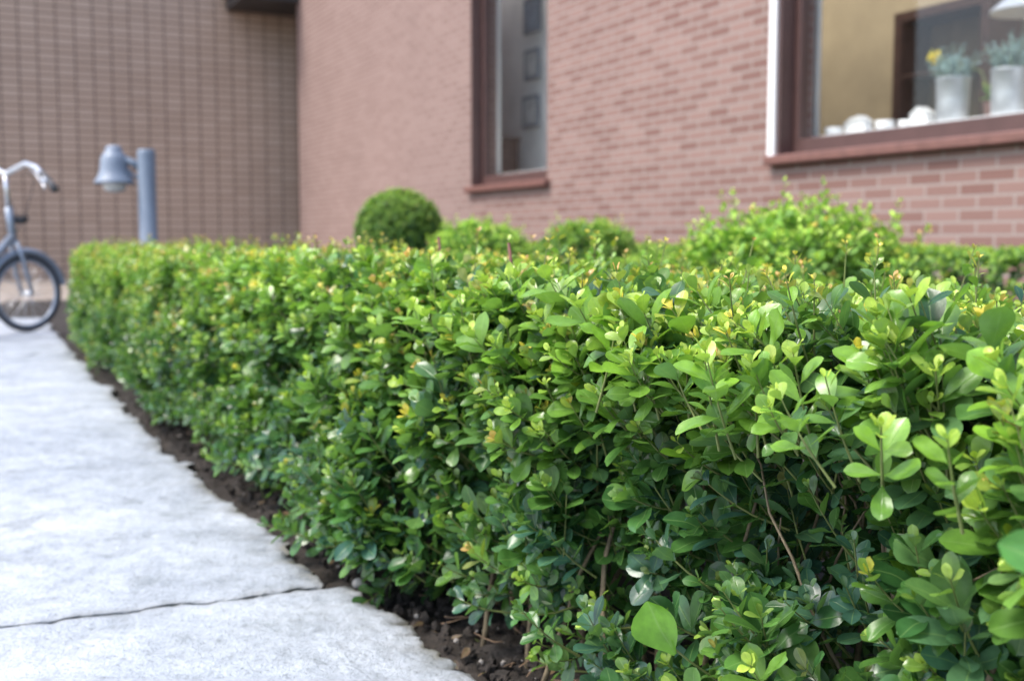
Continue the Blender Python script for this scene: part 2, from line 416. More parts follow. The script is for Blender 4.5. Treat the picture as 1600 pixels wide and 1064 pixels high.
# woody stems
mb=MB()
def wander(p,q,n=8,amp=.02):
    p=np.asarray(p,float);q=np.asarray(q,float); t=np.linspace(0,1,n)[:,None]
    off=np.cumsum(rng.normal(size=(n,3))*amp/n**.5,axis=0); off-=off[0]; 
    return p+(q-p)*t+off
a=A0
while a<A1:
    for _ in range(rng.integers(2,4)):
        b0=rng.uniform(.05,.24); aa=a+rng.normal(0,.03)
        base=W(np.array(aa),np.array(b0),np.array(-.03))
        nb=rng.integers(3,6)
        mid=W(np.array(aa+rng.normal(0,.04)),np.array(b0+rng.normal(0,.02)),np.array(rng.uniform(.12,.2)))
        r0=rng.uniform(.0036,.0062)
        mb.tube(wander(base,mid,6,.012),np.linspace(r0,r0*.75,6),6)
        for __ in range(nb):
            end=W(np.array(aa+rng.normal(0,.11)),np.array(b0+rng.uniform(-.06,.14)),np.array(rng.uniform(.25,.42)))
            mb.tube(wander(mid,end,8,.018),np.linspace(r0*.6,r0*.15,8),5)
    a+=rng.uniform(.09,.15)
for (a0_,b0,a1_,b1,z1,r) in [(.98,.03,.88,.05,.28,.0055),(1.40,.0,1.47,.06,.24,.0055),(1.72,.0,1.80,.06,.24,.0045),(1.55,.0,1.45,.06,.26,.0042),(1.3,.02,1.22,.07,.28,.0045),(1.62,.02,1.66,.07,.26,.004)]:
    mb.tube(wander(W(np.array(a0_),np.array(b0),np.array(-.03)),W(np.array(a1_),np.array(b1),np.array(z1)),8,.012),np.linspace(r,r*.35,8),8)
mb.V=[v-HO for v in mb.V]
mb.obj("branches",M_bark,hedge,True)
for (aa,b0,z1) in [(1.66,.02,.545),(1.98,.06,.555),(2.62,.05,.56)]:
    mb=MB(); mb.tube(wander(W(np.array(aa),np.array(b0+.01),np.array(.36))-HO,W(np.array(aa+.01),np.array(b0-.005),np.array(z1))-HO,5,.004),np.linspace(.0034,.0024,5),6)
    mb.obj("cut_twig",M_redtwig,hedge,True)

# ------------------------------------------------------------ distant plants
def blob_plant(name,label,cat_,c,R,n,leaf,youth,loose=.25,spr=0,mat=None,Ls=(.03,.06),grp=None,darken=1.0,npairs=4,sl_=(.07,.13),rr0=.80,sb=(0,0,0)):
    c=np.asarray(c,float); e=empty(name,(c[0],c[1],0),label=label,category=cat_,group=grp)
    d=nrm(rng.normal(size=(n,3))); d=d[d[:,2]>-.75]; n=len(d)
    rr=rng.uniform(rr0,1.0,n)+loose*.35*fbm(d[:,0]*2+c[0],d[:,1]*2+d[:,2]*2,1.6,c[1])
    P=c+d*np.asarray(R)*rr[:,None]
    D=d*1.0+UP*.3+rng.normal(size=(n,3))*loose
    yt=np.clip(youth*(.6+.5*d[:,2])+rng.normal(0,.13,n),0,1)
    lv,st=make_shoots(P,D,rng.uniform(*Ls,n),np.full(n,leaf)*rng.uniform(.8,1.2,n),yt,npairs=npairs,orange=.08)
    sets=[lv]; sts=[st]
    ni=n//3; di=nrm(rng.normal(size=(ni,3)))
    lv,st=make_shoots(c+di*np.asarray(R)*rng.uniform(.3,.8,(ni,1)),di+UP*.3,rng.uniform(*Ls,ni),np.full(ni,leaf*1.2),np.zeros(ni),npairs=npairs,orange=0)
    sets.append(lv); sts.append(st)
    if spr:
        ds=nrm(rng.normal(size=(spr,3))*np.array([1,1,.3])+UP*.9)
        lv,st=make_shoots(c+ds*np.asarray(R)*.95,ds*.6+UP+np.asarray(sb)+rng.normal(size=(spr,3))*.28,rng.uniform(*sl_,spr),np.full(spr,leaf)*.85,np.full(spr,1.),npairs=6,orange=.15)
        sets.append(lv); sts.append(st)
    L=cat(*sets); L[4]=L[4]*darken
    build_leaves("foliage",L,False,mat or M_leafbg,e,(c[0],c[1],0))
    build_stems("twigs",sts,M_twig,e,(c[0],c[1],0),.0014)
    mb=MB()
    for _ in range(9):
        q=nrm(rng.normal(size=3)+UP)*np.asarray(R)*.8
        mb.tube(wander((rng.normal(0,.02),rng.normal(0,.02),-.05),q+np.array([0,0,c[2]]),7,.04),np.linspace(.012,.004,7),6)
    mb.obj("branches",M_bark,e,True)
    return e
blob_plant("topiary_ball","round clipped boxwood ball near the brick wall","topiary",(-.886,9,.605),(.325,.325,.315),5200,.024,.70,loose=.12,Ls=(.02,.035),darken=1.1)
blob_plant("boxwood_bush","loose bushy boxwood with long fresh shoots","bush",(.90,3.65,.37),(.35,.32,.20),1150,.039,1.0,loose=.7,spr=100,Ls=(.04,.10),npairs=5,darken=1.3,sl_=(.06,.16),rr0=.72,sb=(.18,0,0))
blob_plant("boxwood_bush","small rounded light green boxwood bush","bush",(-.17,6.0,.405),(.26,.26,.20),900,.034,1.,loose=.4,spr=30,darken=1.3,sl_=(.05,.10))
blob_plant("boxwood_bush","small rounded dark green boxwood bush","bush",(.43,6.5,.41),(.26,.27,.21),900,.034,.75,loose=.45,spr=30,darken=1.15,sl_=(.05,.11))
blob_plant("boxwood_bush","low green boxwood bush between two larger bushes","bush",(.66,5.2,.28),(.25,.25,.17),600,.032,.85,loose=.4,spr=20,darken=1.1)
def strip_hedge(label,p0,p1,w,h,n,youth):
    p0=np.array([*p0,0.]);p1=np.array([*p1,0.]); d=nrm(p1-p0); s=np.array([d[1],-d[0],0])
    c=(p0+p1)/2; e=empty("boxwood_hedge",tuple(c),label=label,category="hedge",group="clipped boxwood hedges")
    L=np.linalg.norm(p1-p0); t=rng.uniform(0,L,n); top=rng.random(n)<.55
    b=np.where(top,rng.uniform(-w/2,w/2,n),np.where(rng.random(n)<.8,-1,1)*w/2); z=np.where(top,h-.03,rng.uniform(.03,h,n))
    z=z+.025*fbm(t,b,2.,9.)*top
    P=p0+t[:,None]*d+b[:,None]*s+z[:,None]*UP
    D=np.where(top[:,None],UP,np.sign(b)[:,None]*s+UP*.4)+rng.normal(size=(n,3))*.35
    lv,st=make_shoots(P,D,rng.uniform(.03,.06,n),np.full(n,.034),np.clip(youth+rng.normal(0,.15,n),0,1),npairs=4,orange=.08)
    ni=n//3
    P2=p0+rng.uniform(0,L,(ni,1))*d+rng.uniform(-w/2,w/2,(ni,1))*s*.8+rng.uniform(.03,h-.05,(ni,1))*UP
    lv2,_=make_shoots(P2,rng.normal(size=(ni,3)),rng.uniform(.04,.07,ni),np.full(ni,.042),np.zeros(ni),npairs=4,orange=0)
    build_leaves("foliage",cat(lv,lv2),False,M_leafbg,e,c)
    for q in np.arange(.1,L,.35):
        pp=p0+d*q-c
        mb=MB(); mb.tube(wander(pp-UP*.03,pp+UP*(h*.8)+s*rng.normal(0,.05),5,.02),np.linspace(.009,.003,5),5)
        mb.obj("stem",M_bark,e,True)
strip_hedge("low clipped hedge along the brick wall",(2.6,3.4),(-.45,9.6),.5,.485,4200,.85)
strip_hedge("dark low hedge crossing the garden bed",(-3.4,11.4),(-.1,11.0),.5,.40,1800,.4)

# ------------------------------------------------------------ ground, soil, pavement
g=mesh_obj("ground",[(-150,-150,-.07),(150,-150,-.07),(150,150,-.07),(-150,150,-.07)],[(0,1,2,3)],simple("brown_brick_ground",(.26,.22,.185),.9,0,.3,3)); tag(g,kind="structure")
def grid(a,b,zf):
    A,B=np.meshgrid(a,b,indexing='ij'); Z=zf(A,B); V=W(A,B,Z).reshape(-1,3); na,nb=A.shape
    i=np.arange(na-1)[:,None]*nb+np.arange(nb-1)[None,:]
    F=np.stack([i,i+nb,i+nb+1,i+1],axis=-1).reshape(-1,4); return V,F
V,F=grid(np.arange(-.5,4.2,.012),np.arange(-.45,.7,.012),lambda A,B:-.020+.018*fbm(A,B,9.,2.)+.012*fbm(A,B,40.,4.)-.03*np.clip((-.20-B)/.05,0,1))
o=mesh_obj("soil_bed",V,F,M_soil,None,True); tag(o,kind="structure")
V,F=grid(np.arange(4.188,12,.06),np.arange(-.45,.7,.04),lambda A,B:-.022+.016*fbm(A,B,9.,2.)-.03*np.clip((-.20-B)/.05,0,1))
o=mesh_obj("soil_bed",V,F,M_soil,None,True); tag(o,kind="structure")
V,F=grid(np.array([-2,14.]),np.array([.69,5.5]),lambda A,B:-.03+0*A)
o=mesh_obj("soil_bed",V,F,M_soil,None,True); tag(o,kind="structure")

ea=np.array([-1,.5,1.0,1.54,1.92,2.53,3.43,5.0,7.2,9.5]); eb=np.array([-.05,-.05,-.055,-.072,-.106,-.130,-.150,-.142,-.11,-.07])
pv=[];pf=[];pe=[];off=0
joints=[-1.6,-.35,2.05,6.2,9.1]
for si in range(len(joints)-1):
    j0,j1=joints[si],joints[si+1]
    near=si in(1,2)
    for bi,(bl,br) in enumerate([(-2.3,None),(-4.7,-2.302)]):
        st=.009 if (near and bi==0) else .05
        na=int((j1-j0)/st); nb=int(2.2/st) if not near or bi else 200
        u=np.linspace(0,1,na); v=np.linspace(0,1,nb)
        if bi==0: v=1-(1-v)**1.7
        U,Vv=np.meshgrid(u,v,indexing='ij')
        a=j0+(j1-j0)*U
        bb0=bl+(0-bl)*Vv
        def jn(j): return .018*fbm(bb0,0*bb0+j,3.,1.3)+.006*fbm(bb0,0*bb0+j,20.,2.3)
        w0=jn(j0)+.0012; w1=jn(j1)-.0012
        a=a+w0*(1-U)**6+w1*U**6
        if br is None:
            e=np.interp(a,ea,eb)+.034*fbm(a,0*a,2.6,7.)+.016*fbm(a,0*a,13.,8.)+.013*fbm(a,0*a,40.,9.)+(.02 if si==1 else -.006)
            cr=.035*(np.exp(-(a-j0)/.03)+np.exp(-(j1-a)/.035)); e=e-np.clip(cr,0,.05)
        else: e=br+0*a
        b=bl+(e-bl)*Vv
        dj=np.minimum(a-j0-w0,j1+w1-a); dl=np.minimum(e-b,b-bl); dj=np.clip(dj,0,1);dl=np.clip(dl,0,1); de=np.minimum(dj,dl)
        js=.55 if (j0==2.05 or j1==2.05) else .2
        chip=np.clip(.25+fbm(a,b,26.,12.)*1.6,0,1)
        z=.005*fbm(a,b,2.5,3.)+.0026*fbm(a,b,13.,5.)+.0016*fbm(a,b,34.,6.)-.010*chip*np.exp(-dl/.014)-.005*chip*np.exp(-dj/.012)-.002*np.exp(-dj/.006)
        P=W(a,b,z)
        edge=np.maximum(np.exp(-dj/.011)*js,np.exp(-dl/.012)*.7)+.5*np.exp(-dl/.05)*np.clip(.3+fbm(a,b,20.,6.)*1.6,0,1)*(1 if near else .3)
        P=np.pad(P,((2,2),(2,2),(0,0)),mode='edge'); edge=np.pad(np.clip(edge,0,1),2,mode='edge')
        # joint faces are shallow (joint filled with grit), outer edges deep
        P[0,:,2]-=.007;P[-1,:,2]-=.007
        P[:,0,2]=-.06;P[:,-1,2]=-.06
        na2,nb2=P.shape[:2]; i=np.arange(na2-1)[:,None]*nb2+np.arange(nb2-1)[None,:]
        pf.append(np.stack([i,i+nb2,i+nb2+1,i+1],axis=-1).reshape(-1,4)+off); pv.append(P.reshape(-1,3)); pe.append(edge.ravel()); off+=na2*nb2
o=mesh_obj("pavement",np.concatenate(pv),np.concatenate(pf),M_pave,None,True); tag(o,kind="structure")
at=o.data.attributes.new("edge",'FLOAT','POINT'); at.data.foreach_set("value",np.concatenate(pe).astype(np.float32))
# grit bed just under the joints
mb=MB()
for j in joints[1:-1]:
    p=[W(j-.05,-4.6,-.010),W(j+.05,-4.6,-.010),W(j+.05,-.17,-.010),W(j-.05,-.17,-.010)]
    mb.add(p,[(0,1,2,3)])
o=mb.obj("joint_grit",simple("joint_grit",(.16,.155,.14),.95,0,.4,120)); tag(o,kind="structure")

def clods(name,n,mat,a0,a1,b0,b1,s0,s1,z=-.018):
    import bmesh
    bm=bmesh.new(); bmesh.ops.create_icosphere(bm,subdivisions=1,radius=1); 
    T=np.array([v.co[:] for v in bm.verts]); F=np.array([[v.index for v in f.verts] for f in bm.faces]); bm.free()
    A=rng.uniform(a0,a1,n); B=rng.uniform(b0,b1,n); lim=np.interp(A,ea,eb)+.035; B=np.where(B<lim,lim+rng.random(n)*.15,B)
    P=W(A,B,np.full(n,z)); S=s0+(s1-s0)*rng.random(n)**3
    V=P[:,None,:]+T[None]*S[:,None,None]*rng.uniform(.6,1.2,(n,1,3))+rng.normal(size=(n,len(T),3))*S[:,None,None]*.16
    FF=(F[None]+(np.arange(n)*len(T))[:,None,None]).reshape(-1,3)
    o=mesh_obj(name,V.reshape(-1,3),FF,mat,None,False); return o
o=clods("soil_clods",4200,M_soil,.8,4.5,-.15,.3,.002,.012,-.010); tag(o,kind="stuff")
o=clods("gravel",200,simple("grit_stone",(.22,.2,.18),.8,0,.4,30),.9,4.5,-.15,.1,.0012,.0045,-.005); tag(o,kind="stuff")
mb=MB()
for i in range(240):
    c=W(rng.uniform(.9,4),rng.uniform(-.04,.2),-.004); th=rng.uniform(0,6.28); l=rng.uniform(.01,.03)
    d=np.array([math.cos(th),math.sin(th),rng.normal(0,.15)])*l
    mb.tube(wander(c-d,c+d,4,.006),.0009,4)
o=mb.obj("dry_twig_litter",simple("dry_twig",(.20,.13,.08),.8,0,.5,30),None,True); tag(o,kind="stuff")
n=280; P=W(rng.uniform(.9,4.5,n),rng.uniform(-.07,.2,n),np.full(n,-.004)); th=rng.uniform(0,6.28,n)
Y=np.stack([np.cos(th),np.sin(th),rng.normal(0,.2,n)],1); Z=nrm(UP+rng.normal(size=(n,3))*.5); Y=nrm(Y-Z*np.sum(Y*Z,1,keepdims=True))
o=build_leaves("fallen_leaf_litter",[P,nrm(Y),Z,rng.uniform(.010,.024,n),np.array([.14,.09,.05])*rng.uniform(.4,1.5,(n,1)),np.full(n,.5)],False,M_leafbg,None,(0,0,0)); tag(o,kind="stuff")
mb=MB(); mb.lathe([(.0,-.008),(.008,-.006),(.0115,0),(.009,.006),(.004,.009),(0,.0095)],sides=12)
o=mb.obj("pebble",simple("pale_stone",(.35,.33,.3),.7,0,.2,60),None,True); o.location=tuple(W(2.03,-.075,-.001)); tag(o,"small pale round pebble lying on the dark soil","pebble")
def weed(label,a,b,z,yaw_dir,nz,L,wr,col):
    e=empty("weed_leaf",tuple(W(a,b+.07,z-.05)),label=label,category="weed")
    P=W(a,b,z); Y=nrm(np.array(yaw_dir,float)); Z=np.array(nz,float); Z=nrm(Z-Y*np.dot(Z,Y))
    build_leaves("leaf_blade",[P[None],Y[None],Z[None],np.array([L]),np.array([col]),np.array([wr])],True,M_leaf,e,np.array(e.location),.5)
    mb=MB(); mb.tube(wander(np.zeros(3),P-np.array(e.location),5,.003),.0010,5); mb.obj("stalk",M_twig,e,True)
weed("broad bright green weed leaf among the lower hedge stems",1.145,-.070,.178,(-.50,-.1,.80),(-.60,-.75,.3),.054,.80,(.15,.34,.035))
weed("broad bright green leaf sticking out of the hedge face",.715,-.115,.372,(-.85,.25,.42),(-.35,-.7,.6),.038,.62,(.10,.28,.06))

# ------------------------------------------------------------ building
ang=math.atan2(-1/ln,sl/ln)
BP=(.74,10,0)
bld=empty("brick_building",BP,ang,label="red brick building with large brown framed windows",category="building")
HT=4.75
WL=(-2.67,-.93,1.12,3.45); WR_=(2.42,5.9,1.12,3.45); XE=-9.47
mb=MB()
T=.30
segs=[(WL[1],WR_[0]),(WR_[1],9.5)]
for x0,x1 in segs: mb.box(x0,x1,0,T,-.1,HT)
for w in(WL,WR_): mb.box(w[0],w[1],0,T,-.1,w[2]-.07); mb.box(w[0],w[1],0,T,w[3],HT)
mb.obj("wall",M_wall,bld)
mb=MB(); mb.box(XE,WL[0],0,T,-.1,HT); mb.box(XE,XE+.3,T,6,-.1,HT)
mb.obj("wall",M_wall2,bld)
mb=MB(); mb.box(-10.9,-10.5,-14,7,-.1,7.5); o=mb.obj("side_wall",M_wing,bld)
mb=MB(); mb.box(-10.49,-9.3,-.9,1.8,4.28,4.5); mb.box(-10.49,-9.2,-1.0,1.8,4.51,4.6); mb.obj("canopy",M_canopy,bld,bevel=.01)
def window(w,mull):
    x0,x1,z0,z1=w
    win=mesh_obj("window",[(x0+.07,.15,z0+.10),(x1-.07,.15,z0+.10),(x1-.07,.15,z1-.07),(x0+.07,.15,z1-.07)],[(0,1,2,3)],M_glass,bld)
    mb=MB(); f=.085
    mb.box(x0,x0+f,.11,.19,z0,z1); mb.box(x1-f,x1,.11,.19,z0,z1)
    mb.box(x0+f,x1-f,.11,.19,z0,z0+.11); mb.box(x0+f,x1-f,.11,.19,z1-f,z1)
    mb.box(x0+.002,x0+.03,-.012,.108,z0,z1-.003)
    for m in mull: mb.box(m-.04,m+.04,.112,.188,z0+.11,z1-f)
    mb.obj("frame",M_frame,win,bevel=.006)
    mb=MB(); mb.box(x0-.07,x1+.07,-.07,.11,z0-.065,z0-.002); mb.obj("sill",M_sill,win,bevel=.01)
    mb=MB(); mb.box(x0-.04,x1+.04,.30,.62,z0+.10,z0+.14); mb.obj("window_board",M_white,win,bevel=.004)
    return win
BZ=1.12+.142
w1=window(WL,[]); w2=window(WR_,[])
mb=MB(); mb.box(WR_[0]-.075,WR_[0]-.005,-.03,-.002,WR_[2]-.06,HT-.2); mb.obj("trim",M_white,bld,bevel=.004)
mb=MB(); mb.box(-.15,8.2,2.3,2.4,-.1,3.3); mb.box(-.25,-.15,.31,2.4,-.1,3.3); mb.box(8.2,8.3,.31,2.4,-.1,3.3); mb.obj("room_wall",M_beige,bld)
mb=MB(); mb.box(-8,-.5,1.0,1.1,-.1,3.9); mb.box(-8.1,-8.0,.31,1.1,-.1,3.9); mb.box(-.5,-.4,.31,1.1,-.1,3.9); mb.obj("room_wall",M_cream,bld)
mb=MB(); mb.box(-8,-.5,.31,1.0,-.12,-.02); mb.box(-.15,8.2,.31,2.3,-.12,-.02); mb.obj("floor",M_floor,bld)
ca,sa=math.cos(ang),math.sin(ang)
def BW(x,y,z): return (BP[0]+x*ca-y*sa,BP[1]+x*sa+y*ca,z)
def curtain(x0,x1,y,z0,z1,mat,label):
    e=empty("curtain",BW((x0+x1)/2,y,z0),ang,label=label,category="curtain")
    n=60; V=[];F=[]
    for i in range(n+1):
        x=x0+(x1-x0)*i/n-(x0+x1)/2; yy=.03*math.sin(i*.9)+.01*math.sin(i*2.3)
        V+=[(x,yy,0),(x,yy*.8,z1-z0)]
    F=[(2*i,2*i+2,2*i+3,2*i+1) for i in range(n)]
    mesh_obj("fabric",V,F,mat,e,True)
    mb=MB(); mb.tube([(x0-(x0+x1)/2-.05,0,z1-z0),(x1-(x0+x1)/2+.05,0,z1-z0)],.012,8); mb.obj("rail",M_steel,e,True)
curtain(-3.35,-2.75,.36,1.28,3.6,M_white,"white curtain hanging behind the narrow window")
curtain(1.75,2.30,.45,1.28,3.3,M_cream,"pale curtain gathered beside the wide window")
def panel(x,y,z,w,h,label,inner):  # framed panel added behind the glass to imitate a window reflection
    e=empty("reflection_panel",BW(x,y,z),ang,label=label,category="panel")
    mb=MB(); t=.04
    mb.box(-w/2,-w/2+t,0,.03,0,h);mb.box(w/2-t,w/2,0,.03,0,h);mb.box(-w/2+t,w/2-t,0,.03,0,t);mb.box(-w/2+t,w/2-t,0,.03,h-t,h);mb.obj("border",M_gb,e,bevel=.003)
    mb=MB(); mb.box(-w/2+t,w/2-t,.01,.02,t,h-t); mb.obj("print",inner,e)
M_gb=simple("grey_reflection_edge",(.16,.20,.24),.5,0,.2,9)
M_blue=simple("blue_grey_reflection",(.17,.25,.33),.4,0,.4,6); M_pr=simple("grey_reflection",(.50,.53,.53),.4,0,.4,6)  # flat colours standing in for reflections in the narrow window
panel(-3.15,.96,2.90,.40,.40,"small picture imitating a window reflection, blue grey print on pale wall",M_blue)
panel(-3.15,.96,2.38,.36,.34,"small picture imitating a window reflection, grey print on pale wall",M_pr)
panel(-3.18,.96,1.84,.40,.36,"small picture imitating a window reflection, grey print on pale wall",M_pr)
e=empty("chest",BW(-3.9,.7,0),ang,label="low dark wooden chest standing behind the narrow window",category="furniture")
mb=MB(); mb.box(-.45,.45,-.2,.25,.06,1.70); mb.box(-.48,.48,-.23,.27,1.702,1.74)
for x in(-.4,.34): mb.box(x,x+.06,-.18,-.12,0,.058)
mb.obj("carcass",M_dark,e,bevel=.005)
e=empty("cabinet",BW(2.0,1.9,0),ang,label="dark brown wooden cabinet against beige room wall",category="cabinet")
mb=MB(); mb.box(-.48,-.40,0,.35,0,2.30); mb.box(.40,.48,0,.35,0,2.30); mb.box(-.48,.48,0,.35,2.301,2.38)
for z in(.4,.9,1.4,1.85): mb.box(-.40,.40,.02,.32,z,z+.03)
mb.obj("carcass",M_dark,e,bevel=.004)
mb=MB(); mb.box(-.399,.399,.33,.35,0,2.30); mb.obj("back_panel",simple("brown_back_panel",(.24,.16,.09),.6,0,.2,6),e)
def planter(x,y,z):
    e=empty("zinc_planter",BW(x,y,z),ang,label="zinc metal pot with pale blue green plant on window ledge",category="potted plant",group="zinc pots on the window ledge")
    mb=MB(); mb.lathe([(0,0),(.090,0),(.092,.003),(.096,.12),(.100,.25),(.104,.254),(.105,.262),(.101,.265),(.097,.255),(.095,.245),(0,.245)],sides=36); mb.obj("pot",M_zinc,e,True)
    n=36; th=rng.uniform(0,6.28,n); r=rng.uniform(0,.08,n)
    P=np.stack([r*np.cos(th),r*np.sin(th),np.full(n,.24)],1)
    D=nrm(np.stack([np.cos(th)*r*5,np.sin(th)*r*5,np.ones(n)],1)+rng.normal(size=(n,3))*.12)
    lv,st=make_shoots(P,D,rng.uniform(.10,.24,n),np.full(n,.040),np.zeros(n),npairs=9,curl=0,orange=0)
    lv[4]=np.array([.28,.42,.40])*rng.uniform(.8,1.2,(len(lv[0]),1)); lv[5]=np.full(len(lv[0]),.28)
    build_leaves("foliage",lv,False,M_pale,e,(0,0,0)); build_stems("twigs",[st],M_twig,e,(0,0,0),.002)
planter(3.53,.43,BZ); planter(3.94,.43,BZ)
e=empty("house_plant",BW(3.74,.54,BZ),ang,label="green leafy plant with a yellow bloom between zinc pots",category="potted plant")
mb=MB(); mb.lathe([(0,0),(.045,0),(.06,.10),(.063,.105),(.055,.10),(0,.09)],sides=20); mb.obj("pot",M_sill,e,True)
n=9; P=np.tile(np.array([0,0,.09]),(n,1)); D=nrm(rng.normal(size=(n,3))*.4+UP)
lv,st=make_shoots(P,D,rng.uniform(.06,.15,n),np.full(n,.05),np.full(n,.8),npairs=4,curl=0,orange=0); build_leaves("foliage",lv,False,M_leafbg,e,(0,0,0)); build_stems("twigs",[st],M_twig,e,(0,0,0),.002)
n=24; P=np.tile(np.array([-.40,-.07,.42]),(n,1)); Y=nrm(rng.normal(size=(n,3))); Z=nrm(np.cross(Y,rng.normal(size=(n,3))))
build_leaves("flower",[P,Y,Z,np.full(n,.05),np.tile(np.array([.85,.65,.03]),(n,1)),np.full(n,.6)],False,M_leafbg,e,(0,0,0))
mb=MB(); mb.tube([(0,0,.09),(-.10,.0,.3),(-.40,-.07,.42)],.004,6); mb.obj("stalk",M_twig,e,True)
def dish(x,y,kind):
    if kind=='cup':
        e=empty("tealight_holder",BW(x,y,BZ),ang,label="small white ceramic tealight holder on window ledge",category="candle holder",group="white ornaments on the window ledge")
        mb=MB(); mb.lathe([(0,0),(.045,0),(.055,.02),(.062,.055),(.057,.057),(.05,.025),(0,.018)],sides=24); mb.obj("bowl",M_white,e,True)
        mb=MB(); mb.lathe([(0,.019),(.022,.019),(.022,.04),(0,.042)],sides=16); mb.obj("candle",M_frost,e,True)
    else:
        e=empty("ornamental_house",BW(x,y,BZ),ang,label="small white house shaped ornament on window ledge",category="ornament",group="white ornaments on the window ledge")
        mb=MB(); mb.box(-.07,.07,-.035,.035,0,.075); mb.obj("body",M_white,e,bevel=.004)
        mb=MB(); mb.add([(-.076,-.042,.0755),(.076,-.042,.0755),(.076,.042,.0755),(-.076,.042,.0755),(0,-.042,.12),(0,.042,.12)],[(0,4,5,3),(1,2,5,4),(0,1,4),(3,5,2),(0,3,2,1)]); mb.obj("roof",M_frost,e)
for x,y,k in[(2.50,.42,'cup'),(2.72,.46,'house'),(2.60,.52,'house'),(3.00,.40,'cup'),(3.08,.52,'cup'),(3.27,.45,'house')]: dish(x,y,k)
e=empty("pendant_lamp",BW(3.25,1.4,2.05),ang,label="white shallow pendant lamp shade inside the room",category="lamp")
mb=MB(); mb.lathe([(.03,.14),(.06,.13),(.17,.08),(.24,.02),(.25,0),(.24,.005),(.16,.07),(.03,.11)],sides=40); mb.obj("lamp_shade",M_white,e,True)
mb=MB(); mb.tube([(0,0,.12),(0,0,1.23)],.005,6); mb.obj("cord",M_rubber,e)

# ------------------------------------------------------------ garden lamp
LX,LY=-2.545,8.0
lamp=empty("garden_lamp",(LX,LY,0),0,label="blue grey garden lamp post with bell shaped head",category="lamp post")
mb=MB(); mb.lathe([(0,-.07),(.11,-.07),(.11,-.045),(.062,-.04),(.062,1.15),(.058,1.168),(.05,1.175),(0,1.176)],sides=28); mb.obj("post",M_grey,lamp,True)
mb=MB(); mb.tube([(-.055,0,1.06),(-.10,0,1.085),(-.15,0,1.105),(-.20,0,1.11)],[.03,.026,.026,.03],12); mb.tube([(-.06,0,.98),(-.10,0,1.0),(-.14,0,1.045)],.012,8); mb.obj("arm",M_grey,lamp,True)
mb=MB(); mb.lathe([(0,.265),(.03,.262),(.052,.252),(.056,.235),(.058,.22),(.078,.20),(.090,.17),(.094,.12),(.099,.085),(.113,.045),(.136,.015),(.140,0),(.134,.0),(.108,.04),(.088,.08),(0,.1)],c=(-.225,0,.94),sides=36); mb.obj("lamp_head",simple("pale_blue_grey_paint",(.19,.23,.29),.45,0,.1,8),lamp,True)
mb=MB(); mb.lathe([(.07,.07),(.083,.04),(.083,-.01),(.07,-.045),(.035,-.058),(0,-.06)],c=(-.225,0,.94),sides=28); mb.obj("lamp_glass",M_frost,lamp,True)

# ------------------------------------------------------------ bicycle
hx,hy=.55,.835
hub=np.array([-2.90,6.8]); rot=math.atan2(hy,hx)
bl=hub-.5*np.array([hx,hy])
bike=empty("bicycle",(bl[0],bl[1],0),rot,label="grey city bicycle with silver handlebar parked on the pavement",category="bicycle")
R=.232
def wheel(cx,ang=0):
    mb=MB(); mb.ring((cx,0,R),R-.016,.015,seg=64,sides=10); t=mb.obj("wheel",M_rubber,bike,True)
    mb=MB(); mb.ring((cx,0,R),R-.036,.010,seg=64,sides=8,flat=1.3); mb.obj("rim",M_bikep,t,True)
    mb=MB()
    for i in range(28):
        a=2*math.pi*i/28; s=1 if i%2 else -1; a2=a+.5*(1 if (i//2)%2 else -1)
        mb.tube([(cx+.018*math.cos(a2),s*.028,R+.018*math.sin(a2)),(cx+(R-.045)*math.cos(a),0,R+(R-.045)*math.sin(a))],.0015,4)
    mb.tube([(cx,-.05,R),(cx,.05,R)],.016,12); mb.obj("spokes",M_steel,t,True)
    mb=MB(); mb.ring((cx,0,R),R+.016,.022,a0=math.radians(10),a1=math.radians(185),seg=30,sides=6,flat=1.2); mb.obj("mudguard",M_bikep,bike,True)
wheel(.5); wheel(-.5)
mb=MB()
mb.tube([(.40,0,.74),(.425,0,.54)],.022,12)
mb.tube([(.42,0,.57),(.25,0,.40),(0,0,.30),(-.05,0,.285)],.024,12)
mb.tube([(-.05,0,.285),(-.14,0,.52),(-.19,0,.66)],.018,12)
for s in(-1,1):
    mb.tube([(-.05,s*.02,.285),(-.25,s*.05,.25),(-.5,s*.055,R)],.010,8); mb.tube([(-.13,s*.02,.5),(-.5,s*.055,R)],.009,8)
mb.tube([(-.05,-.05,.285),(-.05,.05,.285)],.024,12)
mb.obj("frame",M_bikep,bike,True)
mb=MB()
for s in(-1,1): mb.tube([(.428,s*.03,.530),(.45,s*.048,.44),(.475,s*.055,.33),(.5,s*.055,R)],[.013,.013,.011,.009],8)
mb.tube([(.428,-.035,.532),(.428,.035,.532)],.014,8); mb.obj("fork",M_bikep,bike,True)
hp=[(.25,.40,.86),(.31,.36,.895),(.36,.26,.94),(.39,.16,.975),(.395,.07,.955),(.39,0,.93),(.395,-.07,.955),(.39,-.20,.985),(.38,-.31,.96),(.35,-.42,.91),(.32,-.49,.87)]
mb=MB(); mb.tube(hp,.016,12); mb.tube([(.40,0,.73),(.39,0,.945)],.014,12); hb=mb.obj("handlebar",M_steel,bike,True)
for pp in([(.34,.31,.918),(.31,.36,.895),(.25,.40,.86),(.20,.42,.84)],[(.355,-.40,.92),(.34,-.46,.890),(.33,-.52,.855),(.32,-.57,.825)]):
    mb=MB(); mb.tube(pp,.021,12); mb.obj("grip",M_rubber,hb,True)
for s in(-1,1):
    mb=MB(); mb.tube([(.39,s*.24,.96),(.39,s*.30,.92),(.36,s*.40,.865),(.33,s*.46,.835)],.006,8); mb.obj("brake_lever",M_steel,hb,True)
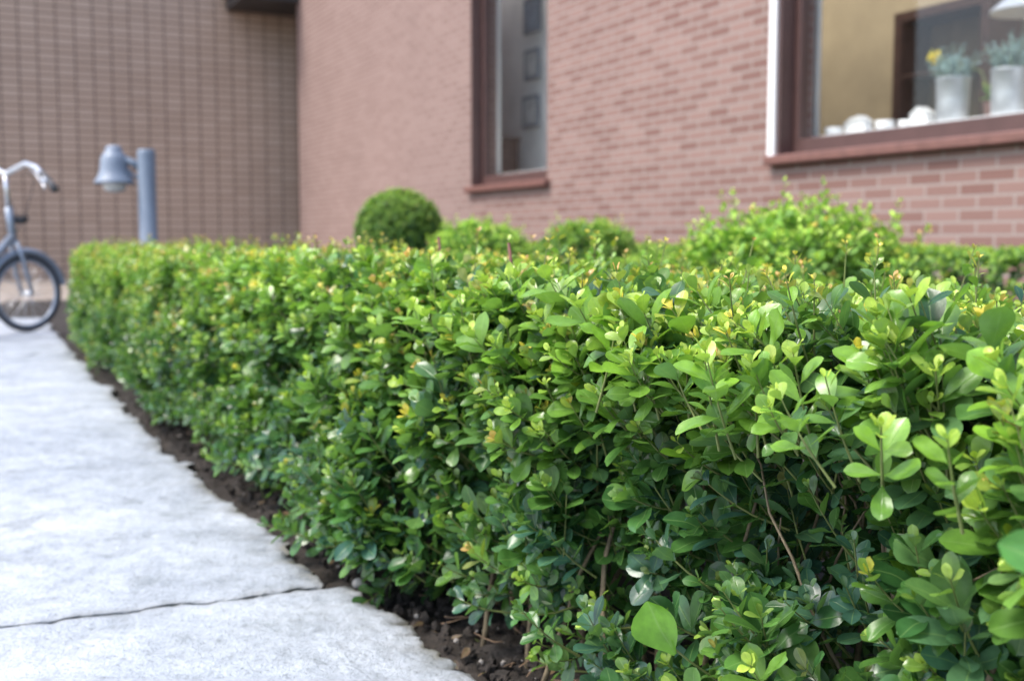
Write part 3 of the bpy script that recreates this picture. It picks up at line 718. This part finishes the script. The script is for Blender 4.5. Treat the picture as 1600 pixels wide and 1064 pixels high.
mb=MB(); 
for s in(-1,1): mb.tube([(.39,s*.2,.95),(.47,s*.16,.90),(.48,s*.06,.72),(.44,0,.58)],.003,6)
mb.obj("brake_cable",M_rubber,hb,True)
mb=MB(); mb.lathe([(0,-.02),(.03,-.015),(.045,.01),(.046,.03),(.0,.031)],c=(.475,0,.66),sides=20); mb.tube([(.41,0,.655),(.475,0,.65)],.008,6); mb.obj("headlight",M_rubber,bike,True)
mb=MB(); mb.tube([(-.19,0,.66),(-.22,0,.80)],.013,10); mb.obj("seat_post",M_steel,bike,True)
mb=MB()
pts=[(-.36,.8),(-.33,1),(-.26,.95),(-.19,.55),(-.12,.3),(-.06,.24),(-.04,.15)]
V=[];F=[]
for x,wd in pts:
    for k in range(10):
        t=2*math.pi*k/10; V.append((x,.085*wd*math.cos(t),.82+.028*math.sin(t)+(.012 if x<-.3 else 0)))
for i in range(len(pts)-1):
    for k in range(10): F.append((i*10+k,i*10+(k+1)%10,(i+1)*10+(k+1)%10,(i+1)*10+k))
F+=[tuple(range(10)),tuple(60+k for k in range(10))]
mb.add(V,F); mb.obj("saddle",M_rubber,bike,True)
mb=MB(); mb.ring((-.05,-.06,.285),.075,.006,seg=32,sides=6,flat=.5)
for i in range(5):
    a=i*1.257; mb.tube([(-.05,-.06,.285),(-.05+.073*math.cos(a),-.06,.285+.073*math.sin(a))],.006,6)
mb.tube([(-.05,-.062,.285),(.06,-.075,.19)],.009,8); mb.tube([(-.05,.062,.285),(-.16,.075,.38)],.009,8); cr=mb.obj("crankset",M_steel,bike,True)
for (x,y,z) in[(.06,-.12,.19),(-.16,.12,.38)]:
    mb=MB(); mb.box(x-.04,x+.04,y-.045,y+.045,z-.012,z+.012); mb.obj("pedal",M_rubber,cr,bevel=.004)
mb=MB(); mb.tube([(-.15,.06,.25),(-.12,.10,.1),(-.10,.15,.005)],.008,8); mb.obj("kickstand",M_steel,bike,True)

# ------------------------------------------------------------ light + camera
w=bpy.data.worlds.new("World"); scene.world=w; w.use_nodes=True; nt=w.node_tree
bg=nt.nodes["Background"]; sky=nt.nodes.new("ShaderNodeTexSky"); sky.sky_type='NISHITA'; sky.sun_disc=False
el=math.radians(58); 
sd=nrm(np.array([-.75,-.25,0.])); sd=np.array([sd[0]*math.cos(el),sd[1]*math.cos(el),math.sin(el)])
sky.sun_elevation=el; sky.sun_rotation=math.atan2(sd[0],sd[1]); sky.dust_density=3.0; sky.air_density=1.0
nt.links.new(sky.outputs[0],bg.inputs[0]); bg.inputs[1].default_value=.42
ld=bpy.data.lights.new("sun",'SUN'); ld.energy=3.3; ld.angle=math.radians(20); ld.color=(1,.97,.92)
lo=bpy.data.objects.new("sun",ld); COL.objects.link(lo); lo.rotation_euler=Vector(sd).to_track_quat('Z','Y').to_euler()
cam=bpy.data.cameras.new("camera"); co=bpy.data.objects.new("camera",cam); COL.objects.link(co)
co.location=(0,0,.55); co.rotation_euler=(math.radians(90-5.05),0,0); cam.lens=40; cam.sensor_width=36
cam.clip_start=.02; cam.clip_end=500
cam.dof.use_dof=True; cam.dof.focus_distance=1.06; cam.dof.aperture_fstop=5.8
scene.camera=co
scene.view_settings.view_transform='Standard'; scene.view_settings.look='None'; scene.view_settings.exposure=0
